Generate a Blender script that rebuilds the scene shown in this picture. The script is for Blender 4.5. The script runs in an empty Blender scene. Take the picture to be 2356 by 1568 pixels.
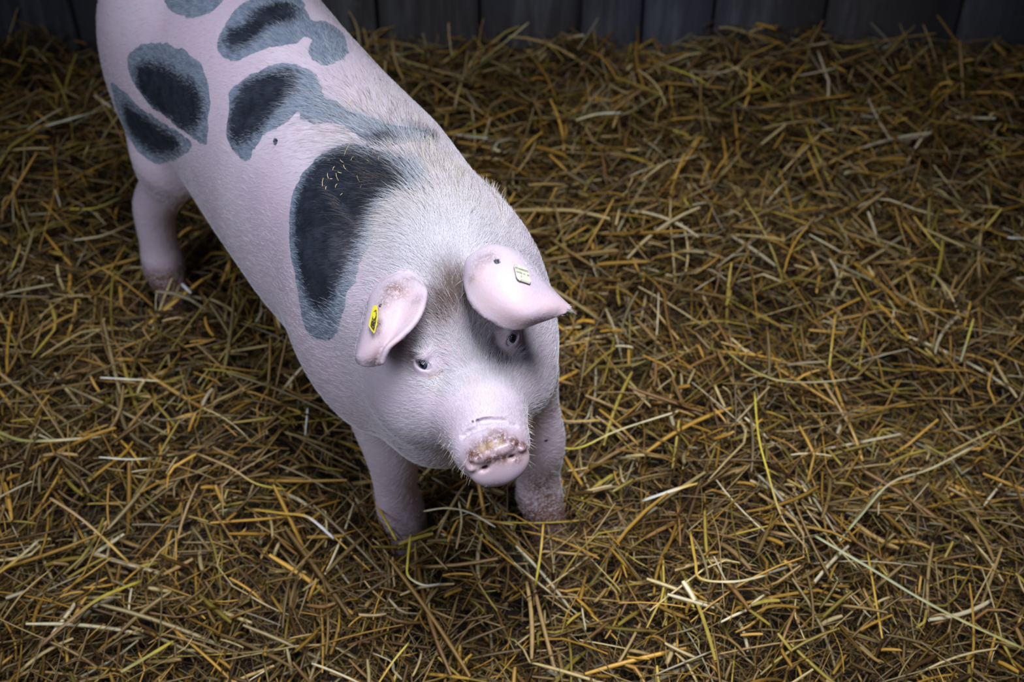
import bpy, math, os
import numpy as np
from mathutils import Vector, Matrix
from mathutils.bvhtree import BVHTree
sc = bpy.context.scene
rng = np.random.default_rng(7)
QUICK = ''

# ------------------------------------------------------------------ camera
CAM_H = 1.7
FPX = 3272.0
cam_d = bpy.data.cameras.new('camera'); cam = bpy.data.objects.new('camera', cam_d)
sc.collection.objects.link(cam)
cam.location = (0, 0, CAM_H); cam.rotation_euler = (math.radians(45), 0, 0)
cam_d.sensor_width = 36.0; cam_d.lens = FPX * 36.0 / 2356.0
cam_d.clip_start = 0.05; cam_d.clip_end = 50
cam_d.dof.use_dof = True; cam_d.dof.focus_distance = 1.66; cam_d.dof.aperture_fstop = 4.5
sc.camera = cam
S2 = math.sqrt(0.5)

def ray(px, py):
    u = (px - 1178.0) / FPX; v = (py - 784.0) / FPX
    return np.array([u, S2 * (1 - v), -S2 * (1 + v)])
def PH(px, py, h):                    # the place at height h seen along this line of sight
    d = ray(px, py); return np.array([0, 0, CAM_H]) + d * ((h - CAM_H) / d[2])
def PZ(px, py, z):                    # the place at distance z seen along this line of sight
    return np.array([0, 0, CAM_H]) + ray(px, py) * z

# ------------------------------------------------------------------ light and exposure
sc.view_settings.view_transform = 'Standard'; sc.view_settings.look = 'None'
sc.view_settings.gamma = 1.0; sc.view_settings.use_curve_mapping = False
sc.view_settings.exposure = 0.0

w = bpy.data.worlds.new('world'); sc.world = w; w.use_nodes = True
w.node_tree.nodes['Background'].inputs[0].default_value = (0.62, 0.72, 1.0, 1)
w.node_tree.nodes['Background'].inputs[1].default_value = 0.035

def area(name, loc, target, size, power, color, sy=None, spread=180):
    l = bpy.data.lights.new(name, 'AREA'); l.energy = power; l.color = color
    l.size = size
    if sy: l.shape = 'RECTANGLE'; l.size_y = sy
    l.spread = math.radians(spread)
    o = bpy.data.objects.new(name, l); sc.collection.objects.link(o)
    o.location = loc
    o.rotation_euler = (Vector(target) - Vector(loc)).to_track_quat('-Z', 'Y').to_euler()
    return o
area('overhead_key_light', (0.26, 0.80, 2.5), (0.12, 1.33, 0.1), 0.9, 9.7, (0.84, 0.88, 1.0), 0.9, spread=55)  # lamp added overhead out of view, narrow spread for vignette-like falloff
area('flank_fill_light', (-1.5, 0.25, 1.8), (-0.30, 1.50, 0.35), 1.1, 3.6, (0.76, 0.83, 1.0), 1.1, spread=60)  # added fill from the left, out of view, to brighten the flank

# ------------------------------------------------------------------ helpers
def link(o, parent=None):
    sc.collection.objects.link(o)
    if parent is not None: o.parent = parent
    return o
def tag(o, label=None, cat=None, group=None, kind=None):
    if label: o['label'] = label
    if cat: o['category'] = cat
    if group: o['group'] = group
    if kind: o['kind'] = kind
    return o
def mesh_from(name, verts, faces, mat=None, smooth=True):
    """verts Nx3, faces MxK array (all same K)"""
    verts = np.asarray(verts, np.float32); faces = np.asarray(faces, np.int32)
    me = bpy.data.meshes.new(name)
    me.vertices.add(len(verts)); me.vertices.foreach_set('co', verts.ravel())
    k = faces.shape[1]
    me.loops.add(faces.size); me.loops.foreach_set('vertex_index', faces.ravel())
    me.polygons.add(len(faces))
    me.polygons.foreach_set('loop_start', np.arange(len(faces), dtype=np.int32) * k)
    me.update(calc_edges=True); me.validate()
    if smooth: me.polygons.foreach_set('use_smooth', np.ones(len(me.polygons), bool))
    if mat: me.materials.append(mat)
    return me
def col_attr(me, name, data):
    a = me.attributes.new(name, 'FLOAT_COLOR', 'POINT')
    d = np.ones((len(data), 4), np.float32); d[:, :3] = data
    a.data.foreach_set('color', d.ravel())
def f_attr(me, name, data):
    a = me.attributes.new(name, 'FLOAT', 'POINT'); a.data.foreach_set('value', np.asarray(data, np.float32))

class NT:
    """small node builder"""
    def __init__(s, name):
        s.m = bpy.data.materials.new(name); s.m.use_nodes = True; s.t = s.m.node_tree
        s.b = s.t.nodes['Principled BSDF']
    def n(s, typ, **kw):
        nd = s.t.nodes.new(typ)
        for k, v in kw.items():
            if k.startswith('_'): setattr(nd, k[1:], v)
            else: s.set(nd.inputs[k.replace('__', ' ')], v)
        return nd
    def set(s, inp, v):
        if isinstance(v, bpy.types.NodeSocket): s.t.links.new(v, inp)
        else:
            if isinstance(v, tuple) and len(v) == 3 and inp.type == 'RGBA': v = (*v, 1)
            inp.default_value = v
    def p(s, name, v): s.set(s.b.inputs[name], v)
    def attr(s, name, out='Fac'): return s.n('ShaderNodeAttribute', _attribute_name=name).outputs[out]
    def math(s, op, a, b=0.0, c=None, clamp=False):
        nd = s.t.nodes.new('ShaderNodeMath'); nd.operation = op; nd.use_clamp = clamp
        s.set(nd.inputs[0], a); s.set(nd.inputs[1], b)
        if c is not None: s.set(nd.inputs[2], c)
        return nd.outputs[0]
    def ramp(s, fac, lo, hi, a=0.0, b=1.0):
        nd = s.t.nodes.new('ShaderNodeMapRange'); nd.interpolation_type = 'SMOOTHSTEP'
        s.set(nd.inputs[0], fac); s.set(nd.inputs[1], lo); s.set(nd.inputs[2], hi); s.set(nd.inputs[3], a); s.set(nd.inputs[4], b)
        return nd.outputs[0]
    def mix(s, f, a, b, mode='MIX'):
        nd = s.t.nodes.new('ShaderNodeMix'); nd.data_type = 'RGBA'; nd.blend_type = mode
        s.set(nd.inputs[0], f); s.set(nd.inputs[6], a); s.set(nd.inputs[7], b)
        return nd.outputs[2]
    def noise(s, scale, detail=3, rough=0.55, vec=None, out='Fac'):
        nd = s.t.nodes.new('ShaderNodeTexNoise'); nd.inputs['Scale'].default_value = scale
        nd.inputs['Detail'].default_value = detail; nd.inputs['Roughness'].default_value = rough
        s.set(nd.inputs['Vector'], vec if vec is not None else s.obj())
        return nd.outputs[out]
    def obj(s):
        return s.t.nodes.new('ShaderNodeTexCoord').outputs['Object']
    def bump(s, h, strength=0.3, dist=0.01):
        nd = s.t.nodes.new('ShaderNodeBump'); s.set(nd.inputs['Height'], h)
        nd.inputs['Strength'].default_value = strength; nd.inputs['Distance'].default_value = dist
        s.p('Normal', nd.outputs[0])

def vnoise(x, y, seed, n=64):
    """smooth 2D value noise on a tiled lattice"""
    g = np.random.default_rng(seed).random((n, n))
    xi = np.floor(x).astype(int); yi = np.floor(y).astype(int); fx = x - xi; fy = y - yi
    fx = fx * fx * (3 - 2 * fx); fy = fy * fy * (3 - 2 * fy)
    a = g[xi % n, yi % n]; b = g[(xi + 1) % n, yi % n]; c = g[xi % n, (yi + 1) % n]; d = g[(xi + 1) % n, (yi + 1) % n]
    return (a * (1 - fx) + b * fx) * (1 - fy) + (c * (1 - fx) + d * fx) * fy
#@@STRAW
# ================================================================== SETTING
FLOOR_Z = -0.075
WALL_Y = 2.62
def wood_mat():
    m = NT('dark_planks'); co = m.obj()
    mp = m.t.nodes.new('ShaderNodeMapping'); m.set(mp.inputs[0], co); mp.inputs['Scale'].default_value = (14, 14, 1.6)
    g = m.noise(3.0, 6, 0.6, mp.outputs[0]); big = m.noise(2.2, 2, 0.5, co); blot = m.noise(26, 3, 0.6, co)
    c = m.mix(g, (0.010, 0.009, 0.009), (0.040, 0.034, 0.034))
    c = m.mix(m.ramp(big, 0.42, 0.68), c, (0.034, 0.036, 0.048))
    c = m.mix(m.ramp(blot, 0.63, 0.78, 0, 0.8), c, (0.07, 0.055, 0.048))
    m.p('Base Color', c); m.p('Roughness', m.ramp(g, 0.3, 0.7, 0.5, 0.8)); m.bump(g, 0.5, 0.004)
    return m.m
def build_wall():
    seams = [-2.3, -2.08, -1.87, -1.62, -1.40, -1.17, -0.932, -0.70, -0.49, -0.287, -0.07, 0.139, 0.276, 0.427, 0.664, 0.95, 1.18, 1.40, 1.65, 1.9, 2.2]
    V = []; Q = []
    r = np.random.default_rng(3)
    def box(x0, x1, y0, y1, z0, z1, b):
        k = len(V)
        pts = [(x0, y1), (x0, y0 + b), (x0 + b, y0), (x1 - b, y0), (x1, y0 + b), (x1, y1)]
        for z in (z0, z1):
            for p in pts: V.append((p[0], p[1], z))
        for i in range(6):
            j = (i + 1) % 6; Q.append((k + i, k + j, k + 6 + j, k + 6 + i))
        for o in (0, 6): Q.append((k + o, k + o + 1, k + o + 4, k + o + 5)); Q.append((k + o + 1, k + o + 2, k + o + 3, k + o + 4))
    for a, b in zip(seams[:-1], seams[1:]):
        g = 0.0045 if abs(a - 0.139) > 0.01 else 0.009
        box(a + g, b - 0.002, WALL_Y + r.uniform(-0.004, 0.004), WALL_Y + 0.05, FLOOR_Z, 1.5, 0.004)
    box(-2.3, 2.2, WALL_Y + 0.052, WALL_Y + 0.09, FLOOR_Z, 1.5, 0.002)
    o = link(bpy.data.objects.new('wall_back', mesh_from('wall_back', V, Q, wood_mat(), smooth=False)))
    tag(o, 'dark weathered vertical plank wall behind the straw', kind='structure')
build_wall()
fm = NT('dark_ground'); fm.p('Base Color', fm.mix(fm.noise(30, 4), (0.008, 0.005, 0.003), (0.025, 0.015, 0.008))); fm.p('Roughness', 0.9)
o = link(bpy.data.objects.new('floor', mesh_from('floor', [(-2.3, 0.2, FLOOR_Z), (2.2, 0.2, FLOOR_Z), (2.2, 2.72, FLOOR_Z), (-2.3, 2.72, FLOOR_Z)], [(0, 1, 2, 3)], fm.m)))
tag(o, 'dark dirt floor of the pen under the straw', kind='structure')

# ------------------------------------------------------------------ straw
def hf(x, y):
    """height of the straw surface"""
    h = 0.026 * (vnoise(x * 3.1 + 7, y * 3.1 + 3, 11) - 0.5) * 2 + 0.034 * (vnoise(x * 7 + 2, y * 7, 12) - 0.5) * 2 + 0.012 * (vnoise(x * 19 + 2, y * 19, 13) - 0.5) * 2
    h = h + 0.035 * np.exp(-((x - 0.38)**2 + (y - 1.36)**2) / 0.05)          # low mound right of the pig
    h = h - 0.050 * np.exp(-((x - 0.70)**2 + (y - 1.52)**2) / 0.015)         # hollow on the right
    h = h - 0.030 * np.exp(-((x - 0.60)**2 + (y - 2.10)**2) / 0.04)
    h = h + 0.040 * np.exp(-((x - 0.90)**2 + (y - 2.50)**2) / 0.03) - 0.02 * np.exp(-((x - 0.10)**2 + (y - 2.55)**2) / 0.01)
    for fx_, fy_, a_ in ((-0.15, 1.26, 0.034), (0.05, 1.27, 0.036), (-0.63, 1.77, 0.024)):     # straw heaped round the feet
        k_ = np.exp(-((x - fx_)**2 + (y - fy_)**2) / 0.006); h = h * (1 - k_) + a_ * k_
    h = h - 0.025 * np.exp(-((x + 0.40)**2 + (y - 1.13)**2) / 0.02)
    return h
STRAW_COL = np.array([(0.64, 0.38, 0.07), (0.40, 0.27, 0.11), (0.26, 0.145, 0.05), (0.66, 0.54, 0.27), (0.50, 0.40, 0.08), (0.78, 0.71, 0.50), (0.13, 0.070, 0.03), (0.56, 0.40, 0.17)])
def stalks(n, seed, lmin, lmax, wmin, wmax, npt, ring, zlo, zhi, pitch, wcol, layer_shade=1.0):
    r = np.random.default_rng(seed)
    n = int(n * 1.22); m = int(n * 2.4)
    y = r.uniform(0.72, 2.60, m); x = r.uniform(-1.55, 1.65, m)
    ok = np.abs(x) < 0.80 + 0.29 * y
    ok &= r.random(m) < 0.55 + 0.9 * vnoise(x * 6, y * 6, seed + 50)
    x = x[ok][:n]; y = y[ok][:n]; n = len(x)
    pitch = pitch; Ln = lmin + (lmax - lmin) * r.random(n)**2.2
    wd = wmin + (wmax - wmin) * r.random(n)**1.4
    th = (vnoise(x * 4 + 20, y * 4, 31) * 2 + vnoise(x * 1.7, y * 1.7 + 9, 33)) * 2 * math.pi + r.normal(0, 0.9, n)
    ph = r.normal(0, pitch, n); st = r.random(n) < 0.06; ph[st] = r.uniform(0.3, 1.0, st.sum())
    z0 = hf(x, y) + zlo + (zhi - zlo) * r.random(n)**0.8
    t = np.linspace(-0.5, 0.5, npt)
    d = np.stack([np.cos(th) * np.cos(ph), np.sin(th) * np.cos(ph), np.sin(ph)], 1)
    side = np.stack([-np.sin(th), np.cos(th), np.zeros(n)], 1); up = np.cross(d, side)
    curv = r.normal(0, 0.035 if wmax > 0.003 else 0.12, n) * Ln; curvu = -np.abs(r.normal(0, 0.03, n)) * Ln
    kpos = r.uniform(-0.3, 0.3, n); kink = np.where(r.random(n) < 0.22, r.normal(0, 0.8, n), 0) * Ln; kku = np.where(kink != 0, -np.abs(r.normal(0, 0.35, n)), 0) * Ln
    P = np.empty((n, npt, 3))
    for i, tt in enumerate(t):
        b = np.maximum(tt - kpos, 0)
        P[:, i] = np.stack([x, y, z0], 1) + d * (tt * Ln)[:, None] + side * ((curv * 4 * (tt * tt)) + kink * b)[:, None] + up * ((curvu * 4 * tt * tt) + kku * b)[:, None]
    # keep every stalk on or above the floor and near the surface it lies on
    s = hf(P[..., 0], P[..., 1])
    P[..., 2] = np.maximum(P[..., 2], FLOOR_Z + 0.004)
    low = s - 0.065; P[..., 2] = np.maximum(P[..., 2], np.minimum(low, P[..., 2].max(1, keepdims=True)))
    P[..., 2] = np.maximum(P[..., 2], FLOOR_Z + 0.004)
    P[..., 1] = np.minimum(P[..., 1], WALL_Y - 0.008)
    roll = r.uniform(0, math.pi, n) * 0.35 + r.choice([0, math.pi / 2], n, p=[0.8, 0.2])
    ar = r.uniform(0.30, 0.9, n)
    V = np.empty((n, npt, ring, 3), np.float32)
    for i in range(npt):
        tp = 1.0 if 0 < i < npt - 1 else 0.75
        for k in range(ring):
            a = 2 * math.pi * k / ring + roll
            ca = np.cos(2 * math.pi * k / ring) * wd * 0.5 * tp; sa = np.sin(2 * math.pi * k / ring) * wd * 0.5 * ar * tp
            e1 = side * np.cos(roll)[:, None] + up * np.sin(roll)[:, None]; e2 = -side * np.sin(roll)[:, None] + up * np.cos(roll)[:, None]
            V[:, i, k] = P[:, i] + e1 * ca[:, None] + e2 * sa[:, None]
    # feet stand where no stalk passes
    keep = np.ones(n, bool)
    for fx, fy, rr in FEET:
        dd = np.hypot(P[..., 0] - fx, P[..., 1] - fy)
        keep &= ~(((dd < rr) & (P[..., 2] > -0.03)).any(1))
    V = V[keep]; n = len(V)
    ci = r.choice(len(STRAW_COL), n, p=wcol); c = layer_shade * STRAW_COL[ci] * ((0.26 + 0.84 * r.random(n)**1.2) * np.array([1.0, 0.93, 0.80])[:, None]).T  # layer factor darkens lower straw and chaff to imitate shaded gaps
    tipw = np.linspace(0, 1, npt)[None, :, None, None] * r.uniform(-0.25, 0.25, n)[:, None, None, None]
    C = np.broadcast_to(c[:, None, None, :], (n, npt, ring, 3)) * (1 + tipw)
    return V, C
def join_stalks(name, sets, mat):
    VV = []; QQ = []; CC = []; off = 0
    for V, C in sets:
        n, npt, ring, _ = V.shape
        base = off + (np.arange(n) * npt * ring)[:, None, None]
        i = np.arange(npt - 1)[None, :, None] * ring; k = np.arange(ring)[None, None, :]; k2 = (k + 1) % ring
        QQ.append(np.stack([base + i + k, base + i + k2, base + i + ring + k2, base + i + ring + k], -1).reshape(-1, 4))
        VV.append(V.reshape(-1, 3)); CC.append(C.reshape(-1, 3)); off += n * npt * ring
    VV = np.concatenate(VV).astype(np.float32); Q = np.concatenate(QQ); C = np.concatenate(CC)
    me = bpy.data.meshes.new(name)
    me.vertices.add(len(VV)); me.vertices.foreach_set('co', VV.ravel())
    me.loops.add(Q.size); me.loops.foreach_set('vertex_index', Q.astype(np.int32).ravel())
    me.polygons.add(len(Q)); me.polygons.foreach_set('loop_start', np.arange(len(Q), dtype=np.int32) * 4)
    me.update(calc_edges=True); me.polygons.foreach_set('use_smooth', np.ones(len(Q), bool))
    me.materials.append(mat); col_attr(me, 'tint', C)
    return me
def straw_mat(name='straw'):
    m = NT(name); co = m.obj()
    c = m.attr('tint', 'Color')
    n1 = m.noise(120, 3, 0.6, co); n2 = m.noise(18, 2, 0.5, co)
    c = m.mix(m.ramp(n1, 0.45, 0.75, 0, 0.45), c, m.mix(0.5, c, (0.10, 0.05, 0.02)))
    m.p('Base Color', c); m.p('Roughness', 0.36); m.p('Specular IOR Level', 0.4)
    return m.m
STRAW = straw_mat()
FEET = [(W0[0], W0[1], W0[2]) for W0 in ((-0.152, 1.312, 0.034), (0.030, 1.340, 0.034), (-0.640, 1.820, 0.036), (-0.40, 2.02, 0.036))]
def build_straw():
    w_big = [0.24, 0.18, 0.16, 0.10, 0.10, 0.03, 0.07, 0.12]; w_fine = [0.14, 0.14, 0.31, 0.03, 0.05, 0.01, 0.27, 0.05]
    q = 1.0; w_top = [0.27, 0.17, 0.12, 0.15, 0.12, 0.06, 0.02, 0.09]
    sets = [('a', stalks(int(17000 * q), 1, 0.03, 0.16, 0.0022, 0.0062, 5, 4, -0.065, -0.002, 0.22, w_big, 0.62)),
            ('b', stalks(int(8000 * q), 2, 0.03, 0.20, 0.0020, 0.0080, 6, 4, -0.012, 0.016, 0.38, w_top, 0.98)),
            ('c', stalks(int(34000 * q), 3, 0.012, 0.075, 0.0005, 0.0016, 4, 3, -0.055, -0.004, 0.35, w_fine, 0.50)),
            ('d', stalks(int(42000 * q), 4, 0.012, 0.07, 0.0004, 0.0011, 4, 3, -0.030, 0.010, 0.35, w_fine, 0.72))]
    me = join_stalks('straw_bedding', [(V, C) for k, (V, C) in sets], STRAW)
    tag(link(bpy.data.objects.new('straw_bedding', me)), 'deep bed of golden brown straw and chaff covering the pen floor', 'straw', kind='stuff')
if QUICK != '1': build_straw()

# ================================================================== PIG
# frame of the pig: x forward along the body, y to its left, z up; origin on the ground under the front feet
F = np.array([-0.053, 1.33, 0.0]); PANG = math.atan2(-0.773, 0.634)
dX = np.array([math.cos(PANG), math.sin(PANG), 0]); dY = np.array([-dX[1], dX[0], 0]); dZ = np.array([0, 0, 1.0])
RP = np.stack([dX, dY, dZ])           # rows: world -> local
def L(wp): return RP @ (np.asarray(wp) - F)
def W(lp): return F + RP.T @ np.asarray(lp)
# frame of the head
O_W = np.array([-0.055, 1.165, 0.48])
_h = math.radians(-77); _p = math.radians(10); _r = math.radians(6)
hA = np.array([math.cos(_p) * math.cos(_h), math.cos(_p) * math.sin(_h), math.sin(_p)])
hL0 = np.array([-math.sin(_h), math.cos(_h), 0]); hU0 = np.cross(hA, hL0)
hL = hL0 * math.cos(_r) + hU0 * math.sin(_r); hU = np.cross(hA, hL)
HM = np.stack([hA, hL, hU]) @ RP.T    # pig-local -> head rotation (rows)
HO = L(O_W)
def Hp(x, y, z): return HO + HM.T @ np.array([x, y, z])      # head coords -> pig local

FINE = 0.0035 if QUICK == '1' else 0.0017
COARSE = 0.008 if QUICK == '1' else 0.005
def axis(lo, hi, flo, fhi, fine, coarse):
    a = list(np.arange(lo, flo, coarse)); b = list(np.arange(flo, fhi, fine)); c = list(np.arange(fhi, hi, coarse))
    return np.array(a + b + c, np.float32)
gx = axis(-0.92, 0.36, 0.09, 0.33, FINE, COARSE)
gy = axis(-0.30, 0.20, -0.275, -0.015, FINE, COARSE)
gz = axis(-0.06, 0.70, 0.40, 0.635, FINE, COARSE)
Fd = np.full((len(gx), len(gy), len(gz)), 0.5, np.float32)

def smin(a, b, k):
    if k <= 0: return np.minimum(a, b)
    h = np.maximum(k - np.abs(a - b), 0) / k
    return np.minimum(a, b) - h * h * k * 0.25
def sub_box(lo, hi, m=0.05):
    i = [slice(max(0, np.searchsorted(g, l - m) - 1), np.searchsorted(g, h + m) + 1) for g, l, h in zip((gx, gy, gz), lo, hi)]
    X = gx[i[0]][:, None, None]; Y = gy[i[1]][None, :, None]; Z = gz[i[2]][None, None, :]
    return tuple(i), X, Y, Z
def put(i, d, k, cut=False):
    if cut: Fd[i] = -smin(-Fd[i], d, k)
    else: Fd[i] = smin(Fd[i], d.astype(np.float32), k)
def cone(p1, p2, r1, r2, k=0.03, cut=False, sq=1.0):
    p1 = np.asarray(p1, float); p2 = np.asarray(p2, float)
    r = max(r1, r2); lo = np.minimum(p1, p2) - r; hi = np.maximum(p1, p2) + r
    i, X, Y, Z = sub_box(lo, hi)
    d = p2 - p1; L2 = d @ d
    t = np.clip(((X - p1[0]) * d[0] + (Y - p1[1]) * d[1] + (Z - p1[2]) * d[2]) / L2, 0, 1)
    ex = X - p1[0] - t * d[0]; ey = Y - p1[1] - t * d[1]; ez = Z - p1[2] - t * d[2]
    put(i, np.sqrt(ex * ex + ey * ey + ez * ez) - (r1 + (r2 - r1) * t), k, cut)
def catmull(P, n):
    P = np.asarray(P, float); m = len(P); out = []
    Pe = np.concatenate([[2 * P[0] - P[1]], P, [2 * P[-1] - P[-2]]])
    t = np.linspace(0, m - 1, n)
    k = np.minimum(t.astype(int), m - 2); f = (t - k)
    p0, p1, p2, p3 = Pe[k], Pe[k + 1], Pe[k + 2], Pe[k + 3]
    sh = (-1,) + (1,) * (P.ndim - 1); f = f.reshape(sh)
    return 0.5 * ((2 * p1) + (-p0 + p2) * f + (2 * p0 - 5 * p1 + 4 * p2 - p3) * f**2 + (-p0 + 3 * p1 - 3 * p2 + p3) * f**3)
def chain(pts, k=0.02, **kw):
    P = catmull([(*p, r) for p, r in pts], 4 * (len(pts) - 1) + 1)
    cone(P[0][:3], P[1][:3], P[0][3], P[1][3], k, **kw)
    for a, b in zip(P[1:-1], P[2:]): cone(a[:3], b[:3], a[3], b[3], 0.008, **kw)
def ell(c, r, k=0.03, R=None, cut=False):
    """R rows: local axes of the ellipsoid"""
    c = np.asarray(c, float); r = np.asarray(r, float); m = r.max()
    i, X, Y, Z = sub_box(c - m, c + m, 0.03)
    R = np.eye(3) if R is None else R
    x = X - c[0]; y = Y - c[1]; z = Z - c[2]
    a = (R[0, 0] * x + R[0, 1] * y + R[0, 2] * z); b = (R[1, 0] * x + R[1, 1] * y + R[1, 2] * z); e = (R[2, 0] * x + R[2, 1] * y + R[2, 2] * z)
    k0 = np.sqrt((a / r[0])**2 + (b / r[1])**2 + (e / r[2])**2)
    k1 = np.sqrt((a / r[0]**2)**2 + (b / r[1]**2)**2 + (e / r[2]**2)**2) + 1e-6
    put(i, (k0 * (k0 - 1) / k1).astype(np.float32), k, cut)
def hell(c, r, k=0.03, pitch=0, yaw=0, roll=0, cut=False):
    """ellipsoid in head coordinates"""
    E = np.array(Matrix.Rotation(math.radians(yaw), 3, 'Z') @ Matrix.Rotation(math.radians(-pitch), 3, 'Y') @ Matrix.Rotation(math.radians(roll), 3, 'X')).T
    ell(Hp(*c), r, k, E @ HM, cut)
def hcone(a, b, r1, r2, k=0.03, cut=False): cone(Hp(*a), Hp(*b), r1, r2, k, cut)

EYE_R = 0.0120; EYES = {}
def hit_field(px, py):
    d = RP @ ray(px, py); o = L(np.array([0, 0, CAM_H]))
    for t in np.arange(1.2, 2.2, 0.0005):
        p = o + d * t
        if not (gx[0] < p[0] < gx[-1] and gy[0] < p[1] < gy[-1] and gz[0] < p[2] < gz[-1]): continue
        i, j, k = np.searchsorted(gx, p[0]), np.searchsorted(gy, p[1]), np.searchsorted(gz, p[2])
        if Fd[i, j, k] < 0:
            g = np.array([Fd[i + 2, j, k] - Fd[i - 2, j, k], Fd[i, j + 2, k] - Fd[i, j - 2, k], Fd[i, j, k + 2] - Fd[i, j, k - 2]]); return p, g / np.linalg.norm(g), d / np.linalg.norm(d)
def make_eye(s, px, py):
    # shallow socket, lids closing round the eyeball, the slit between them
    p, n, d = hit_field(px, py)
    f = n * 0.75 - d * 0.5; f /= np.linalg.norm(f)
    side = HM.T @ np.array([-0.75, s * 0.9, 0.30])          # towards the outer corner
    sl = side - f * (side @ f); sl /= np.linalg.norm(sl); up = np.cross(f, sl); up = up if up[2] > 0 else -up
    ell(p + sl * 0.001 + up * 0.009, (0.016, 0.014, 0.011), 0.010, np.stack([f, sl, up]))          # brow ridge
    ell(p + f * 0.006 - sl * 0.012, (0.008, 0.014, 0.014), 0.014, np.stack([f, sl, up]), cut=True)      # hollow towards the nose
    c = p - f * 0.0062
    ell(c, (EYE_R * 1.12, EYE_R * 1.22, EYE_R * 1.12), 0.012, np.stack([f, sl, up]))
    R2 = np.stack([f, sl, up])
    ell(c + f * 0.0140 + sl * 0.0005 - up * 0.0010, (0.0095, 0.0102, 0.0054), 0.0010, R2, cut=True)
    cone(c + f * 0.0120 - sl * 0.0120 - up * 0.0036, c + f * 0.0130 - up * 0.0014, 0.0020, 0.0046, 0.001, cut=True)
    EYES[s] = (c, f, sl)
#@@TORSO
def torso():
    kx = [-0.885, -0.875, -0.85, -0.80, -0.72, -0.60, -0.45, -0.30, -0.15, 0.00, 0.08, 0.14, 0.17, 0.185]
    top = [0.500, 0.535, 0.578, 0.612, 0.636, 0.650, 0.653, 0.655, 0.662, 0.660, 0.640, 0.595, 0.54, 0.48]
    bot = [0.480, 0.440, 0.395, 0.340, 0.280, 0.245, 0.225, 0.215, 0.215, 0.240, 0.285, 0.360, 0.42, 0.45]
    aw = [0.010, 0.048, 0.088, 0.122, 0.143, 0.152, 0.149, 0.147, 0.141, 0.124, 0.104, 0.086, 0.06, 0.01]
    yc = [0.052, 0.052, 0.052, 0.050, 0.045, 0.034, 0.008, -0.014, -0.030, -0.056, -0.080, -0.095, -0.100, -0.10]
    i, X, Y, Z = sub_box((-0.9, -0.22, 0.2), (0.21, 0.21, 0.68), 0.03)
    x = X[:, 0, 0]
    xs = np.clip(x, kx[0], kx[-1])
    def sm(v):
        r = np.interp(np.clip(x, kx[0], kx[-1]), kx, v)
        o = np.zeros_like(r)
        for q in (-0.02, -0.012, -0.005, 0.0, 0.005, 0.012, 0.02): o += np.interp(np.clip(x + q, kx[0], kx[-1]), kx, v) / 7
        return o[:, None, None]
    T, B, A, C = sm(top), sm(bot), sm(aw), sm(yc)
    zc = T * 0.46 + B * 0.54
    z = Z - zc; rz = np.where(z > 0, T - zc, zc - B) + 1e-3; y = Y - C; ry = A + 1e-3
    n = 2.15
    k0 = (np.abs(y / ry)**n + np.abs(z / rz)**n)**(1 / n)
    d = (k0 - 1) * np.minimum(ry, rz) * 0.9
    ex = np.maximum(np.maximum(kx[0] - X, X - kx[-1]), 0)
    d = np.where(ex > 0, np.sqrt(np.maximum(d, 0)**2 + ex**2), d)
    put(i, d.astype(np.float32), 0.0)
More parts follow.
